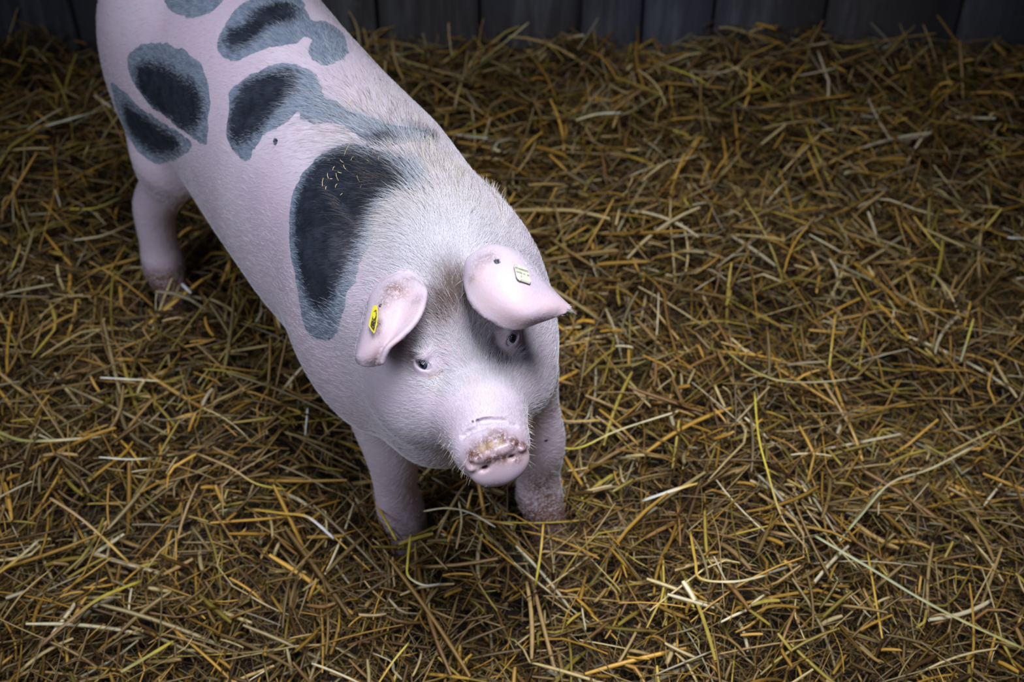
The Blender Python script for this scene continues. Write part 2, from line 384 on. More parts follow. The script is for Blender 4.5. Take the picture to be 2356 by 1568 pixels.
def build_field():
    torso()
    # haunches, hind legs, tail stump
    for s, yo in ((-1, 0.035), (1, 0.035)):
        yy = lambda v: yo + s * v
        ell((-0.720, yy(0.088), 0.42), (0.125, 0.068, 0.185), 0.05)
        chain([((-0.68, yy(0.102), 0.31), 0.070), ((-0.730, yy(0.104), 0.225), 0.041), ((-0.752, yy(0.127), 0.17), 0.034),
               ((-0.755, yy(0.134), 0.09), 0.029), ((-0.750, yy(0.137), 0.045), 0.032), ((-0.740, yy(0.138), 0.012), 0.028), ((-0.72, yy(0.138), -0.048), 0.024)], 0.03)
    chain([((-0.87, 0.045, 0.55), 0.016), ((-0.90, 0.05, 0.50), 0.010), ((-0.885, 0.07, 0.45), 0.007)], 0.01)
    # shoulders and front legs
    for s, fx, fy in ((-1, -0.062, -0.098), (1, 0.050, 0.076)):
        sy = -0.060 + s * 0.048
        ell((fx - 0.02, sy + s * 0.016, 0.42), (0.105, 0.070, 0.165), 0.05)
        g = 0.026 if s > 0 else 0.0
        chain([((fx - 0.01, fy - s * 0.006 - g, 0.33), 0.068 - g * 0.5), ((fx - 0.015, fy + s * 0.000 - g * 0.5, 0.24), 0.048 - g * 0.15), ((fx, fy + s * 0.002, 0.155), 0.035),
               ((fx, fy + s * 0.002, 0.09), 0.028), ((fx + 0.004, fy, 0.045), 0.031), ((fx + 0.016, fy, 0.012), 0.028), ((fx + 0.034, fy, -0.048), 0.024)], 0.03)
    # chest and neck
    ell((0.055, -0.064, 0.40), (0.090, 0.100, 0.13), 0.05)
    cone((0.02, -0.068, 0.515), Hp(-0.05, 0, -0.005), 0.110, 0.100, 0.05)
    cone((0.03, -0.065, 0.43), Hp(-0.055, 0, -0.030), 0.098, 0.074, 0.05)
    # skull
    hell((-0.035, 0, 0.005), (0.092, 0.084, 0.086), 0.03)
    hell((0.010, 0, 0.025), (0.078, 0.062, 0.064), 0.03, pitch=-18)         # forehead
    for s in (-1, 1):
        hell((-0.020, s * 0.060, -0.022), (0.074, 0.044, 0.044), 0.035)     # jowls
        hell((0.012, s * 0.044, 0.062), (0.028, 0.020, 0.016), 0.022, pitch=-25)       # brow
        hell((0.040, s * 0.048, 0.002), (0.050, 0.024, 0.036), 0.03, pitch=5, yaw=-s * 18)  # cheekbone
    chain([(Hp(0.015, 0, 0.0), 0.064), (Hp(0.06, 0, 0.002), 0.055), (Hp(0.10, 0.001, 0.003), 0.046), (Hp(0.134, 0.001, 0.001), 0.0385)], 0.03)          # muzzle
    hcone((0.00, 0, -0.036), (0.135, 0, -0.023), 0.048, 0.020, 0.025)       # lower jaw
    hell((0.143, 0.001, 0.000), (0.030, 0.0385, 0.033), 0.015)
    # snout disc
    RA = math.radians(9)
    def nose(x, y, z): return (x, 0.003 + y * math.cos(RA) - z * math.sin(RA), y * math.sin(RA) + z * math.cos(RA))
    hell(nose(0.166, 0, -0.004), (0.0125, 0.0350, 0.0270), 0.005, pitch=14, roll=9)
    hell(nose(0.1675, 0, 0.0160), (0.0105, 0.0285, 0.0090), 0.0045, pitch=14, roll=9)
    for s in (-1, 1):
        hell(nose(0.1675, s * 0.0285, 0.0070), (0.0080, 0.0060, 0.0040), 0.005, pitch=14, roll=9 - s * 22)
        hell(nose(0.1795, s * 0.0165, 0.0050), (0.0095, 0.0068, 0.0030), 0.003, roll=9 - s * 14, pitch=14, cut=True)
        hell(nose(0.1760, s * 0.0155, 0.0045), (0.0120, 0.0036, 0.0028), 0.001, roll=9 - s * 14, pitch=14, cut=True)
        # mouth line
        hcone((0.145, s * 0.020, -0.0285), (0.07, s * 0.048, -0.040), 0.0030, 0.0030, 0.006, cut=True)
    # wrinkles behind the rim of the snout
    for xx, rr, q0, q1 in ((0.1500, 0.0024, -0.75, 0.0), (0.1530, 0.0022, 0.1, 0.8), (0.1450, 0.0020, -0.2, 0.5), (0.1405, 0.0018, -0.5, 0.1)):
        for a in np.linspace(q0, q1, 5)[:-1]:
            f = lambda q: (xx - 0.004 * abs(q) + 0.0014 * math.sin(7 * q + xx * 900), 0.001 + 0.0412 * math.sin(q), 0.0386 * math.cos(q))
            hcone(f(a), f(a + (q1 - q0) / 4), rr, rr, 0.004, cut=True)
    for s, (px, py) in ((-1, (979, 837)), (1, (1173, 779))):
        make_eye(s, px, py)
build_field()

def surface_nets(Fd):
    nx, ny, nz = Fd.shape
    ins = Fd < 0
    c = ins[:-1, :-1, :-1].astype(np.uint8)
    tot = c.copy()
    for dx in (0, 1):
        for dy in (0, 1):
            for dz in (0, 1):
                if dx + dy + dz: tot += ins[dx:nx - 1 + dx, dy:ny - 1 + dy, dz:nz - 1 + dz]
    act = (tot > 0) & (tot < 8)
    I, J, K = np.nonzero(act)
    idx = np.full(act.shape, -1, np.int32); idx[I, J, K] = np.arange(len(I))
    corners = [(a, b, e) for a in (0, 1) for b in (0, 1) for e in (0, 1)]
    val = {q: Fd[I + q[0], J + q[1], K + q[2]] for q in corners}
    acc = np.zeros((len(I), 3)); cnt = np.zeros(len(I))
    for q in corners:
        for ax in range(3):
            if q[ax] == 0:
                r = list(q); r[ax] = 1; r = tuple(r)
                a = val[q]; b = val[r]; m = (a < 0) != (b < 0)
                t = np.where(m, a / np.where(m, a - b, 1), 0)
                pt = np.array(q, float)[None, :].repeat(len(I), 0); pt[:, ax] = t
                acc[m] += pt[m]; cnt[m] += 1
    pt = acc / cnt[:, None]
    dgx = np.append(np.diff(gx), 1); dgy = np.append(np.diff(gy), 1); dgz = np.append(np.diff(gz), 1)
    V = np.stack([gx[I] + pt[:, 0] * dgx[I], gy[J] + pt[:, 1] * dgy[J], gz[K] + pt[:, 2] * dgz[K]], 1)
    Q = []
    for ax in range(3):
        sl0 = [slice(1, -1)] * 3; sl1 = [slice(1, -1)] * 3
        sl0[ax] = slice(0, -1); sl1[ax] = slice(1, None)
        a = ins[tuple(sl0)]; b = ins[tuple(sl1)]
        M = a != b
        i, j, k = np.nonzero(M); fl = a[i, j, k]
        P = [i, j, k]
        o = [x for x in range(3) if x != ax]
        for x in o: P[x] = P[x] + 1
        def cell(d1, d2):
            q = list(P); q[o[0]] = q[o[0]] - d1; q[o[1]] = q[o[1]] - d2
            return idx[q[0], q[1], q[2]]
        q = np.stack([cell(1, 1), cell(0, 1), cell(0, 0), cell(1, 0)], 1)
        if ax == 1: fl = ~fl
        q = np.where(fl[:, None], q, q[:, ::-1])
        Q.append(q)
    return V, np.concatenate(Q)

#@@EARS
EYE_CAM = np.array([0, 0, CAM_H])
def patch(rows, nu=40, nv=40, curl=(0.006, -0.002, -0.002, 0, 0)):
    """rows: list (root->tip) of lists of points -> dense grid"""
    rows = [[p + (EYE_CAM - p) / np.linalg.norm(EYE_CAM - p) * q for p, q in zip(r, curl)] for r in rows]
    R = np.array([catmull(r, nu) for r in rows]); return catmull(R, nv)
Z = PZ
# each row runs from the front (inner) rim to the rear rim; distances are along the line of sight
ear_left_rows = [   # the pig's left ear
    [Z(1088, 640, 1.605), Z(1092, 612, 1.600), Z(1125, 590, 1.610), Z(1165, 590, 1.630), Z(1195, 600, 1.660)],
    [Z(1072, 640, 1.575), Z(1082, 598, 1.560), Z(1130, 570, 1.560), Z(1180, 578, 1.580), Z(1208, 598, 1.620)],
    [Z(1085, 692, 1.545), Z(1118, 645, 1.525), Z(1160, 612, 1.530), Z(1205, 605, 1.555), Z(1226, 620, 1.595)],
    [Z(1128, 732, 1.530), Z(1160, 690, 1.508), Z(1195, 655, 1.515), Z(1232, 640, 1.545), Z(1248, 648, 1.580)],
    [Z(1185, 752, 1.530), Z(1208, 722, 1.508), Z(1232, 692, 1.515), Z(1258, 670, 1.540), Z(1267, 668, 1.565)],
    [Z(1245, 735, 1.535), Z(1256, 722, 1.522), Z(1270, 705, 1.525), Z(1282, 690, 1.540), Z(1287, 688, 1.555)],
    [Z(1298, 716, 1.545), Z(1302, 714, 1.543), Z(1306, 711, 1.543), Z(1308, 709, 1.546), Z(1309, 708, 1.550)]]
ear_right_rows = [  # the pig's right ear
    [Z(955, 668, 1.620), Z(935, 660, 1.615), Z(905, 665, 1.620), Z(875, 690, 1.640), Z(862, 730, 1.660)],
    [Z(976, 668, 1.590), Z(938, 642, 1.585), Z(898, 645, 1.590), Z(862, 675, 1.610), Z(848, 715, 1.640)],
    [Z(972, 705, 1.570), Z(935, 690, 1.558), Z(893, 692, 1.560), Z(855, 715, 1.585), Z(840, 740, 1.620)],
    [Z(955, 740, 1.562), Z(922, 738, 1.548), Z(882, 742, 1.550), Z(846, 755, 1.575), Z(832, 770, 1.610)],
    [Z(925, 772, 1.560), Z(902, 778, 1.545), Z(868, 785, 1.550), Z(836, 792, 1.575), Z(825, 800, 1.605)],
    [Z(893, 800, 1.562), Z(878, 810, 1.553), Z(852, 818, 1.558), Z(828, 820, 1.578), Z(822, 822, 1.600)],
    [Z(880, 832, 1.572), Z(868, 836, 1.568), Z(850, 838, 1.570), Z(835, 836, 1.580), Z(826, 832, 1.594)]]
def ear_field(rows, curl, th0=0.0038, th1=0.0030, k=0.012):
    n = 56
    G = patch(rows, n, n, curl); Gl = (G - F) @ RP.T
    vs = Gl.reshape(-1, 3); idx = np.arange(n * n).reshape(n, n)
    fc = np.stack([idx[:-1, :-1], idx[1:, :-1], idx[1:, 1:], idx[:-1, 1:]], -1).reshape(-1, 4)
    bv = BVHTree.FromPolygons([tuple(v) for v in vs], [tuple(int(a) for a in f) for f in np.concatenate([fc[:, [0, 1, 2]], fc[:, [0, 2, 3]]], 1).reshape(-1, 3)])
    i, X, Y, Zz = sub_box(vs.min(0), vs.max(0), 0.012)
    sub = Fd[i]; shp = sub.shape
    XX = np.broadcast_to(X, shp); YY = np.broadcast_to(Y, shp); ZZ = np.broadcast_to(Zz, shp)
    # coarse occupancy mask to limit the queries
    m = np.zeros(shp, bool); st = 0.012
    key = set(map(tuple, np.floor(vs / st).astype(int)))
    kk = set((a + da, b + db, c + dc) for a, b, c in key for da in (-1, 0, 1) for db in (-1, 0, 1) for dc in (-1, 0, 1))
    ka = np.array(sorted(kk)); mn = ka.min(0); occ = np.zeros(ka.max(0) - mn + 1, bool); occ[tuple((ka - mn).T)] = True
    q = np.stack([np.floor(XX / st), np.floor(YY / st), np.floor(ZZ / st)], -1).astype(int) - mn
    ok = ((q >= 0) & (q < np.array(occ.shape))).all(-1); q = np.clip(q, 0, np.array(occ.shape) - 1)
    m = ok & occ[q[..., 0], q[..., 1], q[..., 2]]
    P = np.stack([XX[m], YY[m], ZZ[m]], 1)
    d = np.full(len(P), 0.05, np.float32); v_ = np.zeros(len(P))
    fn = bv.find_nearest; nf = n - 1
    for a, p in enumerate(P):
        r = fn(p, 0.03)
        if r[0] is not None: d[a] = r[3]; v_[a] = (r[2] // 2 // nf) / nf
    th = th0 + (th1 - th0) * v_
    d = d - th.astype(np.float32)
    sub[m] = smin(sub[m], d, k)
    Fd[i] = sub
    return G
EARL = ear_field(ear_left_rows, (0.006, -0.002, -0.002, 0, 0)); EARR = ear_field(ear_right_rows, (0.019, -0.010, -0.007, 0.002, 0))
PV, PQ = surface_nets(Fd)
print('pig mesh', len(PV), len(PQ))
# light smoothing
def smooth_mesh(V, Q, it=4, lam=0.5, mask=None):
    e = np.concatenate([Q[:, [0, 1]], Q[:, [1, 2]], Q[:, [2, 3]], Q[:, [3, 0]]]); e = np.concatenate([e, e[:, ::-1]])
    cnt = np.bincount(e[:, 0], minlength=len(V))[:, None]
    for _ in range(it):
        for l in (lam, -lam * 1.04):
            s = np.stack([np.bincount(e[:, 0], weights=V[e[:, 1], a], minlength=len(V)) for a in range(3)], 1) / np.maximum(cnt, 1)
            V = V + l * (s - V)
    return V
PV = smooth_mesh(PV, PQ, 5)
#@@PIGOBJ
if QUICK == '1': w.node_tree.nodes['Background'].inputs[1].default_value = 0.5; bpy.data.lights[0].energy = 8; cam_d.dof.use_dof = False
pig = link(bpy.data.objects.new('pig', None)); pig.location = F; pig.rotation_euler = (0, 0, PANG)
tag(pig, 'young pink pig with blue-black patches standing on the straw, looking up', 'pig')
PW = PV @ RP + F                                   # world positions of the skin
tri = np.concatenate([PQ[:, [0, 1, 2]], PQ[:, [0, 2, 3]]])
fn = np.cross(PW[tri[:, 1]] - PW[tri[:, 0]], PW[tri[:, 2]] - PW[tri[:, 0]]); farea = np.linalg.norm(fn, axis=1) * 0.5
PN = np.zeros_like(PW)
for a in range(3):
    for c in range(3): PN[:, c] += np.bincount(tri[:, a], weights=fn[:, c], minlength=len(PW))
PN /= np.linalg.norm(PN, axis=1, keepdims=True) + 1e-12
EYE_CAM = np.array([0, 0, CAM_H])
skin_bvh = BVHTree.FromPolygons([tuple(v) for v in PW], [tuple(f) for f in PQ.tolist()])
def cast(px, py):
    d = Vector(ray(px, py)); r = skin_bvh.ray_cast(Vector(EYE_CAM), d.normalized())
    if r[0] is None: return None
    return np.array(r[0]), np.array(r[1])
def castn(px, py, cx, cy):
    """like cast, sliding towards (cx, cy) while the line misses"""
    for t in np.linspace(0, 0.6, 25):
        r = cast(px + (cx - px) * t, py + (cy - py) * t)
        if r is not None and r[0][2] > 0.05: return r
    return None
def poly_sd(pts2, poly):
    """signed distance (positive inside) of points to a closed polygon"""
    n = len(poly); dmin = np.full(len(pts2), 1e9); inside = np.zeros(len(pts2), bool)
    for i in range(n):
        a = poly[i]; b = poly[(i + 1) % n]; e = b - a; wv = pts2 - a
        t = np.clip((wv @ e) / (e @ e + 1e-12), 0, 1); dd = wv - t[:, None] * e
        dmin = np.minimum(dmin, np.hypot(dd[:, 0], dd[:, 1]))
        c = ((a[1] > pts2[:, 1]) != (b[1] > pts2[:, 1]))
        inside ^= c & (pts2[:, 0] < (b[0] - a[0]) * (pts2[:, 1] - a[1]) / (b[1] - a[1] + 1e-12) + a[0])
    return np.where(inside, dmin, -dmin)
def closed_smooth(p, n=5):
    p = np.asarray(p, float); out = []
    m = len(p)
    for i in range(m):
        p0, p1, p2, p3 = p[i - 1], p[i], p[(i + 1) % m], p[(i + 2) % m]
        for t in np.arange(n) / n:
            out.append(0.5 * (2 * p1 + (p2 - p0) * t + (2 * p0 - 5 * p1 + 4 * p2 - p3) * t * t + (3 * p1 - p0 - 3 * p2 + p3) * t**3))
    return np.array(out)
spot = np.full(len(PW), -0.2); core = np.full(len(PW), -0.2)
def patch_mark(target, outline, smooth=True, reach=0.05):
    """a patch of pigment in the skin, laid onto it square to the skin at the patch's middle"""
    o = closed_smooth(outline) if smooth else np.array(outline, float)
    cx, cy = o.mean(0); hits = [castn(x, y, cx, cy) for x, y in o]
    hits = [h for h in hits if h is not None]
    if len(hits) < 4: return
    P3 = np.array([h[0] for h in hits]); ctr = P3.mean(0)
    hc = cast(cx, cy); nrm = np.mean([h[1] for h in hits], 0) + (hc[1] if hc else 0); nrm /= np.linalg.norm(nrm)
    e1 = np.cross(nrm, [0, 0, 1.0]); e1 /= np.linalg.norm(e1); e2 = np.cross(nrm, e1)
    p2 = np.stack([(P3 - ctr) @ e1, (P3 - ctr) @ e2], 1)
    R = np.abs(p2).max() + 0.03
    q = PW - ctr; m = (np.linalg.norm(q, axis=1) < R * 1.5) & (PN @ nrm > -0.05)
    q2 = np.stack([q[m] @ e1, q[m] @ e2], 1)
    sd = np.clip(poly_sd(q2, p2), -reach, reach)
    target[m] = np.maximum(target[m], sd)
SP = [
 [(370, -60), (375, 0), (385, 16), (412, 34), (440, 41), (475, 34), (505, 10), (520, -20), (500, -80), (430, -110)],
 [(502, 88), (506, 122), (533, 140), (563, 130), (602, 115), (651, 103), (682, 100), (701, 84), (715, 98), (709, 122), (724, 142), (747, 151), (774, 142), (797, 130), (801, 100), (785, 73), (751, 50), (717, 46), (703, 20), (690, -10), (640, -30), (583, -8), (544, 23), (521, 54)],
 [(525, 214), (544, 195), (583, 168), (621, 150), (659, 146), (705, 158), (736, 188), (742, 218), (774, 232), (797, 250), (835, 265), (889, 284), (935, 290), (975, 300), (1002, 318), (1006, 330), (975, 326), (930, 330), (880, 340), (835, 322), (790, 290), (728, 283), (692, 277), (686, 258), (651, 283), (606, 314), (583, 344), (571, 371), (548, 360), (523, 325), (520, 291), (525, 253)],
 [(682, 421), (705, 386), (728, 364), (755, 345), (812, 330), (851, 340), (927, 362), (978, 392), (988, 425), (965, 448), (925, 462), (889, 490), (868, 530), (845, 575), (825, 610), (815, 650), (795, 690), (783, 740), (757, 780), (722, 775), (700, 748), (688, 700), (680, 640), (668, 580), (665, 520), (670, 460)],
 [(296, 135), (315, 107), (353, 100), (384, 101), (430, 119), (464, 149), (479, 191), (481, 249), (474, 329), (445, 318), (399, 283), (353, 249), (322, 214), (300, 172)],
 [(257, 188), (288, 214), (326, 249), (365, 275), (414, 306), (440, 328), (430, 352), (399, 367), (361, 375), (326, 356), (296, 318), (273, 268), (261, 222)],
 [(820, 82), (838, 95), (862, 130), (866, 145), (848, 132), (830, 108)],
]
CP = [
 [(598, 23), (640, 8), (667, 11), (672, 38), (640, 50), (610, 60), (575, 90), (537, 100), (529, 77), (567, 57)],
 [(640, 168), (675, 180), (664, 214), (640, 240), (610, 275), (590, 298), (556, 320), (533, 312), (534, 265), (550, 225), (575, 190)],
 [(700, 425), (730, 378), (785, 345), (850, 352), (905, 372), (935, 405), (935, 435), (888, 458), (855, 500), (828, 550), (800, 600), (772, 650), (755, 690), (728, 705), (706, 670), (690, 610), (682, 540), (684, 480)],
 [(318, 160), (361, 152), (414, 180), (450, 205), (462, 250), (445, 290), (415, 290), (392, 272), (350, 238), (322, 207)],
 [(290, 245), (326, 268), (372, 298), (407, 322), (405, 344), (375, 352), (340, 340), (312, 315), (292, 280)],
 [(848, 325), (866, 314), (900, 314), (914, 320), (889, 334), (862, 336)],
 [(938, 296), (965, 296), (998, 316), (1004, 328), (970, 312)],
]
for p in SP: patch_mark(spot, p)
for p in CP: patch_mark(core, p)
def dot(px, py, r, el=1.0, both=True):
    h = cast(px, py)
    if h is None: return
    d = np.linalg.norm(PW - h[0], axis=1); m = (d < r + 0.03)
    spot[m] = np.maximum(spot[m], (r - d[m]))
    if both: core[m] = np.maximum(core[m], (r - d[m]) + 0.002)
for a in [(633, 325, .0036), (1142, 602, .0032), (875, 703, .0028), (845, 700, .0022), (680, 325, .0016), (1018, 856, .0014), (875, 183, .0045), (1258, 1012, .003)]: dot(*a)
dirt = np.zeros(len(PW)); brown = np.zeros(len(PW)); pinkz = np.zeros(len(PW)); tan = np.zeros(len(PW))
def blob(t, px, py, r, s=1.0):
    h = cast(px, py)
    if h is None: return
    d = np.linalg.norm(PW - h[0], axis=1); np.maximum(t, s * np.exp(-(d / r)**2), out=t)
# dirt round the snout, nostrils, ear roots and feet
for a in [(1100, 1045, .008), (1125, 1020, .011, 1), (1150, 1008, .012, 1), (1185, 1018, .010, 1), (1100, 1025, .010, .8), (1085, 1045, .009, .9), (1135, 1000, .008, .8), (1205, 1022, .009, .8), (1125, 1058, .008, .9), (1160, 1052, .008, .8), (1210, 1035, .006, .8), (1085, 1062, .006, .8), (1145, 1052, .010, .8), (1120, 1072, .006, .7), (1190, 1055, .007, .7),
          (1140, 1115, .008, .5), (1175, 1112, .008, .5), (905, 665, .018, .75), (885, 690, .014, .5), (960, 690, .009, .4), (1105, 600, .014, .45), (1125, 590, .012, .5),
          (870, 745, .006, .8), (868, 765, .006, .6), (940, 640, .010, .5), (1085, 640, .006, .5), (1170, 950, .016, .25), (1040, 960, .02, .2), (990, 880, .006, .5), (1165, 820, .006, .5), (870, 838, .006, .35),
          (370, 640, .02, .8), (390, 655, .03, .9), (930, 1040, .03, .35), (925, 1190, .03, .5), (1245, 1120, .035, .85), (1260, 1160, .04, 1)]: blob(dirt, *a)
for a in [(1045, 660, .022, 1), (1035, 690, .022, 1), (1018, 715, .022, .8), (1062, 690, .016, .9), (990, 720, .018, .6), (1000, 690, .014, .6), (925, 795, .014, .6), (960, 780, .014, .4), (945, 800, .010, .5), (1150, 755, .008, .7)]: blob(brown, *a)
for a in [(1085, 875, .010, .5), (1003, 870, .009, .7), (1000, 890, .008, .6), (1180, 822, .009, .6), (1110, 1030, .005, 1), (1130, 1022, .004, 1), (1150, 1020, .004, .8)]: blob(tan, *a)
def zone(t, pts, r, s=1.0):
    for p in pts: blob(t, p[0], p[1], r, s)
zone(pinkz, [(1100, 640), (1120, 690), (1160, 720), (1200, 740), (1260, 700), (1290, 705), (1150, 620), (1200, 690), (930, 680), (900, 720), (940, 720), (900, 780), (860, 810), (1130, 1065), (1160, 1055), (1200, 1045), (1100, 1075)], .017)
foot = np.clip((0.075 - PV[:, 2]) / 0.03, 0, 1) * np.where((PV[:, 0] > -0.3) & (PV[:, 1] < 0), 0.45, 1.0); dirt = np.maximum(dirt, foot)
bh = ((PV - HO) @ HM.T)                            # skin points in head coordinates

def sstep(x, a, b): t = np.clip((x - a) / (b - a), 0, 1); return t * t * (3 - 2 * t)
earpts = np.concatenate([((G.reshape(-1, 3) - F) @ RP.T)[::7] for G in (EARL, EARR)])
from mathutils.kdtree import KDTree
kd = KDTree(len(earpts))
for i_, p_ in enumerate(earpts): kd.insert(p_, i_)
kd.balance()
near_ear = np.zeros(len(PV)); bbm = (PV[:, 0] > 0.03) & (PV[:, 2] > 0.44)
for i_ in np.nonzero(bbm)[0]: near_ear[i_] = kd.find(PV[i_])[2] < 0.009
def skin_material():
    m = NT('pig_skin'); co = m.obj()
    sp = m.attr('spot'); cr = m.attr('core'); di = m.attr('dirt'); pk = m.attr('pinkz'); tn = m.attr('tan'); br = m.attr('brown')
    n_big = m.noise(9, 3, 0.55, co); n_med = m.noise(55, 4, 0.6, co); n_fin = m.noise(420, 3, 0.6, co)
    base = m.mix(m.ramp(n_big, 0.35, 0.7), (0.575, 0.455, 0.535), (0.64, 0.535, 0.60))
    base = m.mix(m.math('MULTIPLY', pk, 0.6), base, (0.68, 0.46, 0.44))
    base = m.mix(m.ramp(n_med, 0.52, 0.75, 0, 0.30), base, (0.66, 0.47, 0.46))
    base = m.mix(m.ramp(n_fin, 0.62, 0.75, 0, 0.22), base, (0.45, 0.30, 0.27))
    # patches with slightly ragged rims, stretched along the hair
    mp = m.t.nodes.new('ShaderNodeMapping'); m.set(mp.inputs[0], co); mp.inputs['Scale'].default_value = (0.35, 1.0, 1.0)
    rag = m.noise(160, 3, 0.6, mp.outputs[0]); rag2 = m.noise(38, 3, 0.6, co)
    e = m.math('ADD', sp, m.math('MULTIPLY', m.math('SUBTRACT', rag, 0.5), 0.006)); e = m.math('ADD', e, m.math('MULTIPLY', m.math('SUBTRACT', rag2, 0.5), 0.015))
    f_sp = m.ramp(e, -0.0007, 0.0009)
    grey = m.mix(m.ramp(rag, 0.3, 0.7), (0.12, 0.15, 0.20), (0.21, 0.25, 0.31))
    streak = m.noise(240, 2, 0.5, mp.outputs[0])
    e2 = m.math('ADD', cr, m.math('MULTIPLY', m.math('SUBTRACT', streak, 0.5), 0.024)); e2 = m.math('ADD', e2, m.math('MULTIPLY', m.math('SUBTRACT', rag2, 0.5), 0.012))
    f_cr = m.ramp(e2, -0.018, 0.003)
    dark = m.mix(m.ramp(rag2, 0.3, 0.7), (0.010, 0.014, 0.022), (0.030, 0.036, 0.052))
    pig_c = m.mix(f_cr, grey, dark)
    c = m.mix(f_sp, base, pig_c)
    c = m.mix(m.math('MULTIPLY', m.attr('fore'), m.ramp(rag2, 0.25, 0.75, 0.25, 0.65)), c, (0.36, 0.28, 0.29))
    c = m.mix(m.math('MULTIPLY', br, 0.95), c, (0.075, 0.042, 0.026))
    dn = m.noise(300, 4, 0.7, co); dm = m.noise(70, 3, 0.6, co)
    df = m.math('MULTIPLY', di, m.math('MULTIPLY', m.ramp(dn, 0.28, 0.55), m.ramp(dm, 0.15, 0.5, 0.2, 1.2)), clamp=True)
    c = m.mix(df, c, (0.14, 0.065, 0.04))
    c = m.mix(m.math('MULTIPLY', tn, m.ramp(dn, 0.3, 0.6, 0.1, 0.9)), c, (0.45, 0.30, 0.12))
    m.p('Base Color', c); m.p('Roughness', 0.52); m.p('Specular IOR Level', 0.35)
    m.p('Roughness', m.math('SUBTRACT', 0.55, m.math('MULTIPLY', m.attr('wet'), 0.30)))
    m.p('Subsurface Weight', 0.12); m.p('Subsurface Radius', (0.008, 0.003, 0.002)); m.p('Subsurface Scale', 1.0)
    hgt = m.math('ADD', m.math('MULTIPLY', m.noise(90, 4, 0.65, co), 0.5), m.math('MULTIPLY', n_fin, 0.15))
    m.bump(hgt, 0.07, 0.003)
    return m.m
me = mesh_from('body', PV, PQ, skin_material())
wet = np.exp(-((bh[:, 0] - 0.176) / 0.010)**2) * (np.abs(bh[:, 1]) < 0.045)
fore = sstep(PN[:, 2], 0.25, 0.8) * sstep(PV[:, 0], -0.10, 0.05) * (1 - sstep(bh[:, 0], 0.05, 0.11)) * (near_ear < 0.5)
for nm_, dat in (('fore', fore), ('spot', spot), ('core', core), ('dirt', dirt), ('brown', brown), ('pinkz', pinkz), ('tan', tan), ('wet', wet)): f_attr(me, nm_, dat)
body = link(bpy.data.objects.new('body', me), pig)

# ------------------------------------------------------------------ eyes
def eye_mat():
    m = NT('pig_eye'); co = m.obj()
    sx = m.t.nodes.new('ShaderNodeSeparateXYZ'); m.set(sx.inputs[0], co)
    z = m.math('DIVIDE', sx.outputs[2], EYE_R)
    c = m.mix(m.ramp(z, 0.86, 0.88), m.mix(m.noise(500, 3), (0.62, 0.60, 0.68), (0.50, 0.36, 0.38)), (0.025, 0.035, 0.065))
    c = m.mix(m.ramp(z, 0.95, 0.965), c, (0.004, 0.004, 0.006))
    m.p('Base Color', c); m.p('Roughness', 0.06); m.p('Coat Weight', 1.0); m.p('Coat Roughness', 0.02)
    return m.m
EM = eye_mat()
def uv_sphere(r, nu=48, nv=24):
    V = [(0, 0, r)]; Fc = []
    for i in range(1, nv):
        a = math.pi * i / nv
        for j in range(nu):
            b = 2 * math.pi * j / nu
            V.append((r * math.sin(a) * math.cos(b), r * math.sin(a) * math.sin(b), r * math.cos(a)))
    V.append((0, 0, -r)); n = len(V)
    for j in range(nu):
        k = (j + 1) % nu; Fc.append((0, 1 + j, 1 + k, 1 + k)); Fc.append((n - 1, n - 1 - nu + k, n - 1 - nu + j, n - 1 - nu + j))
    for i in range(nv - 2):
        for j in range(nu):
            k = (j + 1) % nu; a = 1 + i * nu; Fc.append((a + j, a + nu + j, a + nu + k, a + k))
    return V, Fc
def py_mesh(name, V, Fc, mat, smooth=True):
    me = bpy.data.meshes.new(name); Fc = [tuple(dict.fromkeys(f)) for f in Fc]
    me.from_pydata([tuple(map(float, v)) for v in V], [], Fc); me.materials.append(mat)
    if smooth: me.polygons.foreach_set('use_smooth', np.ones(len(me.polygons), bool))
    me.update(); return me
sv, sf = uv_sphere(EYE_R)
for s, (c_, f_, sl_) in EYES.items():
    gaze = f_ + (HM.T @ np.array([0.0, s * 0.22, -0.02])); gaze = gaze / np.linalg.norm(gaze)
    o = link(bpy.data.objects.new('eye', py_mesh('eye', sv, sf, EM)), pig)
    o.rotation_mode = 'QUATERNION'; o.rotation_quaternion = Vector(gaze).to_track_quat('Z', 'Y'); o.location = c_
    o['label'] = 'dark blue-black eye with a sliver of white'

# ------------------------------------------------------------------ ear tags
tagy = NT('yellow_tag'); tagy.p('Base Color', (0.72, 0.62, 0.05)); tagy.p('Roughness', 0.35)
tagd = NT('tag_grime'); tagd.p('Base Color', tagd.mix(tagd.ramp(tagd.noise(500, 3), 0.5, 0.75), (0.045, 0.035, 0.015), (0.55, 0.48, 0.06))); tagd.p('Roughness', 0.6)
tagw = NT('pale_tag'); tagw.p('Base Color', tagw.mix(tagw.ramp(tagw.noise(250, 3), 0.5, 0.7), (0.64, 0.63, 0.49), (0.52, 0.49, 0.33))); tagw.p('Roughness', 0.35)
tagi = NT('tag_ink'); tagi.p('Base Color', (0.12, 0.12, 0.08))
tagb = NT('tag_back'); tagb.p('Base Color', (0.10, 0.03, 0.03))
def plane_of(pts, lift):
    """world plane through the skin under three picture points, lifted off the skin"""
    a, b, c = [np.array(cast(*p)[0]) for p in pts]
    n = np.cross(b - a, c - a); n /= np.linalg.norm(n)
    if n @ (EYE_CAM - a) < 0: n = -n
    return a + n * lift, n
def on_plane(px, py, P0, n):
    d = ray(px, py); t = ((P0 - EYE_CAM) @ n) / (d @ n); return EYE_CAM + d * t
